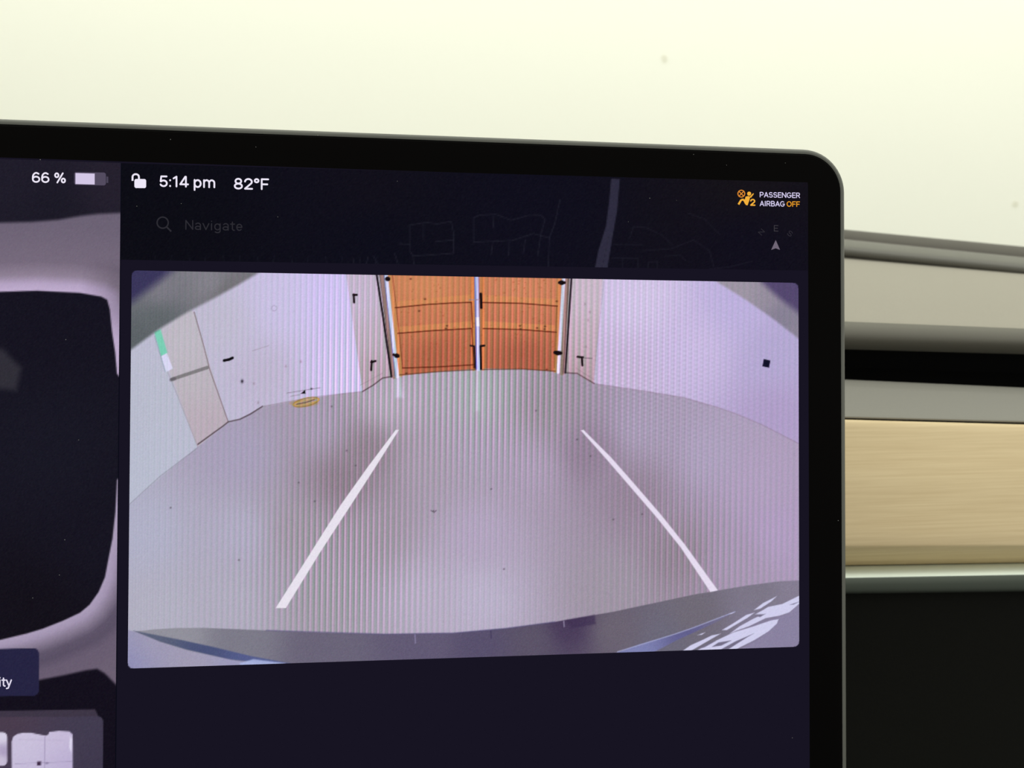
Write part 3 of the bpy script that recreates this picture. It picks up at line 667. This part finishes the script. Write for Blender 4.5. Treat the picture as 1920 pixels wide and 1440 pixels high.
# --- car picture in the left column
def car_view():
    c = Canvas((-372, 286), (226.5, 305.5), (215.5, 1480), (-384, 1480), 2.2)
    c.poly([(-500, 100), (400, 100), (400, 1600), (-500, 1600)], field([(50, 320, (32, 29, 42)), (100, 380, (27, 25, 37)), (200, 330, (38, 33, 46))]))
    win = [(-330, 562), (-290, 551), (-100, 548), (0, 547), (70, 545), (150, 549), (190, 556), (201, 562), (206, 580), (210, 620), (216, 660), (219.5, 700), (240, 730), (240, 870), (219.5, 900), (216.5, 960), (211, 1010), (204, 1045), (197, 1082), (185, 1110), (168, 1134), (150, 1149), (118, 1164), (80, 1179), (50, 1188), (0, 1200), (-100, 1212), (-180, 1200), (-290, 1150), (-335, 1060), (-345, 760)]
    def body(A, B):
        d = np.abs(c.sdf(win)); out_ = np.zeros(A.shape + (3,)); low = np.clip((B - 700) / 200, 0, 1)
        up_ = ((0, (192, 173, 206)), (14, (180, 162, 194)), (30, (142, 128, 148)), (55, (118, 106, 124)), (130, (108, 98, 116)))
        dn_ = ((0, (172, 158, 186)), (12, (162, 148, 176)), (28, (130, 118, 140)), (44, (94, 84, 104)), (58, (90, 80, 100)), (76, (104, 92, 112)), (130, (108, 96, 114)))
        for k in range(3):
            u_ = np.interp(d, [q[0] for q in up_], [q[1][k] for q in up_]); l_ = np.interp(d, [q[0] for q in dn_], [q[1][k] for q in dn_])
            out_[..., k] = u_ * (1 - low) + l_ * low
        sh = 1 - .16 * np.clip((A - 150) / 60, 0, 1) * np.clip((B - 480) / 60, 0, 1) * np.clip((640 - B) / 60, 0, 1)
        return out_ * sh[..., None]
    c.poly([(-500, 412), (-100, 420), (0, 417.5), (60, 416), (110, 412), (150, 405), (185, 401), (300, 396), (300, 1500), (-500, 1500)], body, 4.5)
    c.poly(win,
           field([(100, 600, (22, 20, 32)), (100, 850, (25, 24, 36)), (60, 1150, (20, 17, 26)), (180, 1000, (23, 21, 33))]), 1.8)
    c.poly([(-60, 640), (5, 655), (40, 690), (30, 732), (-10, 728), (-60, 715)], (56, 54, 62), 9, .75)  # soft grey patch like a screen reflection, painted into the picture
    c.poly([(-500, 1300), (40, 1283), (73, 1275), (120, 1266), (160, 1257), (182, 1254), (196, 1262), (222, 1288), (240, 1300), (240, 1520), (-500, 1520)], (20, 16, 28), 3.5)
    c.poly(rr_px(-120, 1219, 73, 1308, 10, -.02), (38, 36, 66), 1.0)
    c.poly([(-120, 1335), (178, 1330), (183, 1340), (185, 1350), (185, 1520), (-120, 1520)], (62, 54, 70), 1.5)
    c.poly(rr_px(-120, 1346, 193, 1540, 10, -.010), field([(20, 1360, (74, 60, 76)), (160, 1370, (66, 60, 80)), (60, 1420, (72, 62, 84)), (180, 1430, (62, 56, 76))]), 1.0)
    seat = field([(50, 1390, (206, 198, 222)), (110, 1390, (204, 192, 220)), (60, 1425, (196, 186, 216)), (120, 1425, (178, 166, 204))])
    c.poly([(22, 1520), (22, 1390), (25, 1381), (33, 1376), (45, 1374), (58, 1374), (72, 1377), (86, 1379.5), (91, 1377), (92, 1372.5), (110, 1370.5), (130, 1371.5), (136, 1377), (136.5, 1400), (136, 1520)], seat, 1.2)
    c.line([(84, 1382), (84, 1520)], 1.3, (160, 148, 182), 1, .8); c.line([(28, 1432), (134, 1428)], 1.3, (150, 138, 172), 1, .6); c.line([(36, 1387), (120, 1388)], 1.2, (170, 158, 190), 1.4, .5)
    c.poly([(69, 1428), (77, 1427.5), (77, 1435), (69, 1435.5)], (66, 48, 74), 1.0); c.blob(88, 1431, 3, 1.6, (110, 96, 130), .8); c.poly([(131, 1380), (135, 1386), (134, 1412), (130, 1402)], (228, 224, 244), 1.5, .8)
    c.poly(rr_px(-60, 1373, 13.5, 1436, 9), field([(5, 1380, (214, 208, 228)), (8, 1410, (170, 156, 190)), (2, 1425, (200, 190, 214))], 3, 8), 1.0)
    c.noise(1.5)
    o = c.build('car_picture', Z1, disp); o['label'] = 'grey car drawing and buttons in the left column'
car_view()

# --- status bar
W_ = (238, 232, 248)
flat('column_divider', [([(226.5, 306), (228, 306), (217.5, 1470), (215.5, 1470)], (10, 11, 22))], disp, Z2)
text('battery_percentage', '66 %', 60, 123.5, 342.5, 20, W_, disp, Z2)
flat('battery_icon', [(rr_px(139, 322.5, 198.5, 346.5, 4, .02), (84, 76, 96)), ([(141.5, 324.5), (177.5, 325.5), (177.5, 346), (141.5, 345)], (212, 200, 230)),
                      ([(199.5, 331), (203, 331.2), (203, 343), (199.5, 342.8)], (74, 68, 86))], disp, Z2)
arch = [(248.5, 339)] + [(254.5 + 6 * math.cos(t), 331.5 + 5 * math.sin(t)) for t in np.linspace(math.pi, math.tau, 10)] + [(260.5, 337)]
flat('lock_icon', [(rr_px(252, 335.5, 274, 352.5, 3.5, .01), W_)] + [(s, W_) for s in stroke(arch, 3.4)], disp, Z2)
text('clock', '5:14 pm', 299.5, 403.5, 350.5, 21.5, W_, disp, Z2)
text('temperature', '82°F', 438.5, 504.5, 355, 21.5, W_, disp, Z2)
dim = (44, 43, 50)
ring = [(305 + 10.5 * math.cos(t), 417.5 + 10.5 * math.sin(t)) for t in np.linspace(0, math.tau, 24)]
flat('search_icon', [(s, dim) for s in stroke(ring, 2.6) + stroke([(312, 425), (321, 434)], 3.0)], disp, Z2)
text('search_hint', 'Navigate', 347.5, 454.5, 431, 19, dim, disp, Z2, weight=.11)
text('airbag_text', 'PASSENGER', 1424.5, 1500, 370, 10.2, (214, 206, 240), disp, Z2, weight=.15)
text('airbag_text', 'AIRBAG', 1424.5, 1471.5, 386.5, 10.2, (214, 206, 240), disp, Z2, weight=.15)
text('airbag_text', 'OFF', 1475, 1500, 387.5, 10.2, (240, 160, 40), disp, Z2, weight=.15)
OR = (242, 176, 60)
ic = lambda L: [(1360 + x / 9, 330 + y / 9) for x, y in L]
bagring = [(270 + 58 * math.cos(t), 298 + 58 * math.sin(t)) for t in np.linspace(0, math.tau, 20)]
icon = [(s, (226, 140, 50)) for s in stroke(ic(bagring), 1.8) + stroke(ic([(232, 262), (308, 338)]), 1.6) + stroke(ic([(308, 262), (232, 338)]), 1.6)]
icon += [(ic(disc(402, 298, 34, 34)), OR), (ic([(340, 350), (385, 338), (420, 350), (408, 400), (375, 495), (345, 490), (330, 400)]), OR),
         (ic([(412, 350), (470, 290), (482, 302), (430, 370)]), OR)]
icon += [(s, OR) for s in stroke(ic([(222, 480), (268, 402), (312, 398), (350, 470)]), 3.6)]
flat('airbag_icon', icon, disp, Z2)
text('airbag_seat_number', '2', 1406.5, 1416.5, 385.5, 12.5, OR, disp, Z3, weight=.20)
text('compass_letter', 'E', 1451, 1459.5, 434, 12, (58, 55, 62), disp, Z2, weight=.12)
text('compass_letter', 'N', 1423, 1432.5, 440, 10, (46, 44, 52), disp, Z2, weight=.12, rot=48, slope=0)
text('compass_letter', 'S', 1477, 1486, 443, 10, (48, 45, 54), disp, Z2, weight=.12, rot=-42, slope=0)
flat('compass_arrow', [([(1454.5, 450), (1462.5, 468.5), (1454.5, 465.5), (1446, 468.5)], (112, 102, 118))], disp, Z2)
text('button_text', 'ity', -1.5, 22.5, 1287.5, 18.5, (226, 220, 240), disp, Z2, slope=-.01, weight=.14)

# dust specks on the glass
M_dust = mat('pale_dust', (0.35, 0.35, 0.33), 0.9, 0.1)
V = []; F = []
for x, y in ((320, 262), (480, 276), (596, 254), (1300, 290), (1362, 310), (745, 340), (1218, 372), (1178, 416), (1268, 376), (124, 637), (148, 825), (122, 1012), (112, 1078), (62, 1121), (76, 300), (340, 382), (257, 387), (1472, 306), (1571, 976), (1485, 1383), (521, 407)):
    r = random.uniform(.6, 1.05)
    b = len(V); u, v, _ = scr(x, y); r *= .00017
    V += [(u - r, v, .25*mm), (u, v - r, .25*mm), (u + r, v, .25*mm), (u, v + r, .25*mm), (u, v, .45*mm), (u, v, .18*mm)]
    for i in range(4): F += [(b + i, b + (i + 1) % 4, b + 4), (b + (i + 1) % 4, b + i, b + 5)]
ds = pydata('dust', V, F, touch, M_dust); ds['kind'] = 'stuff'
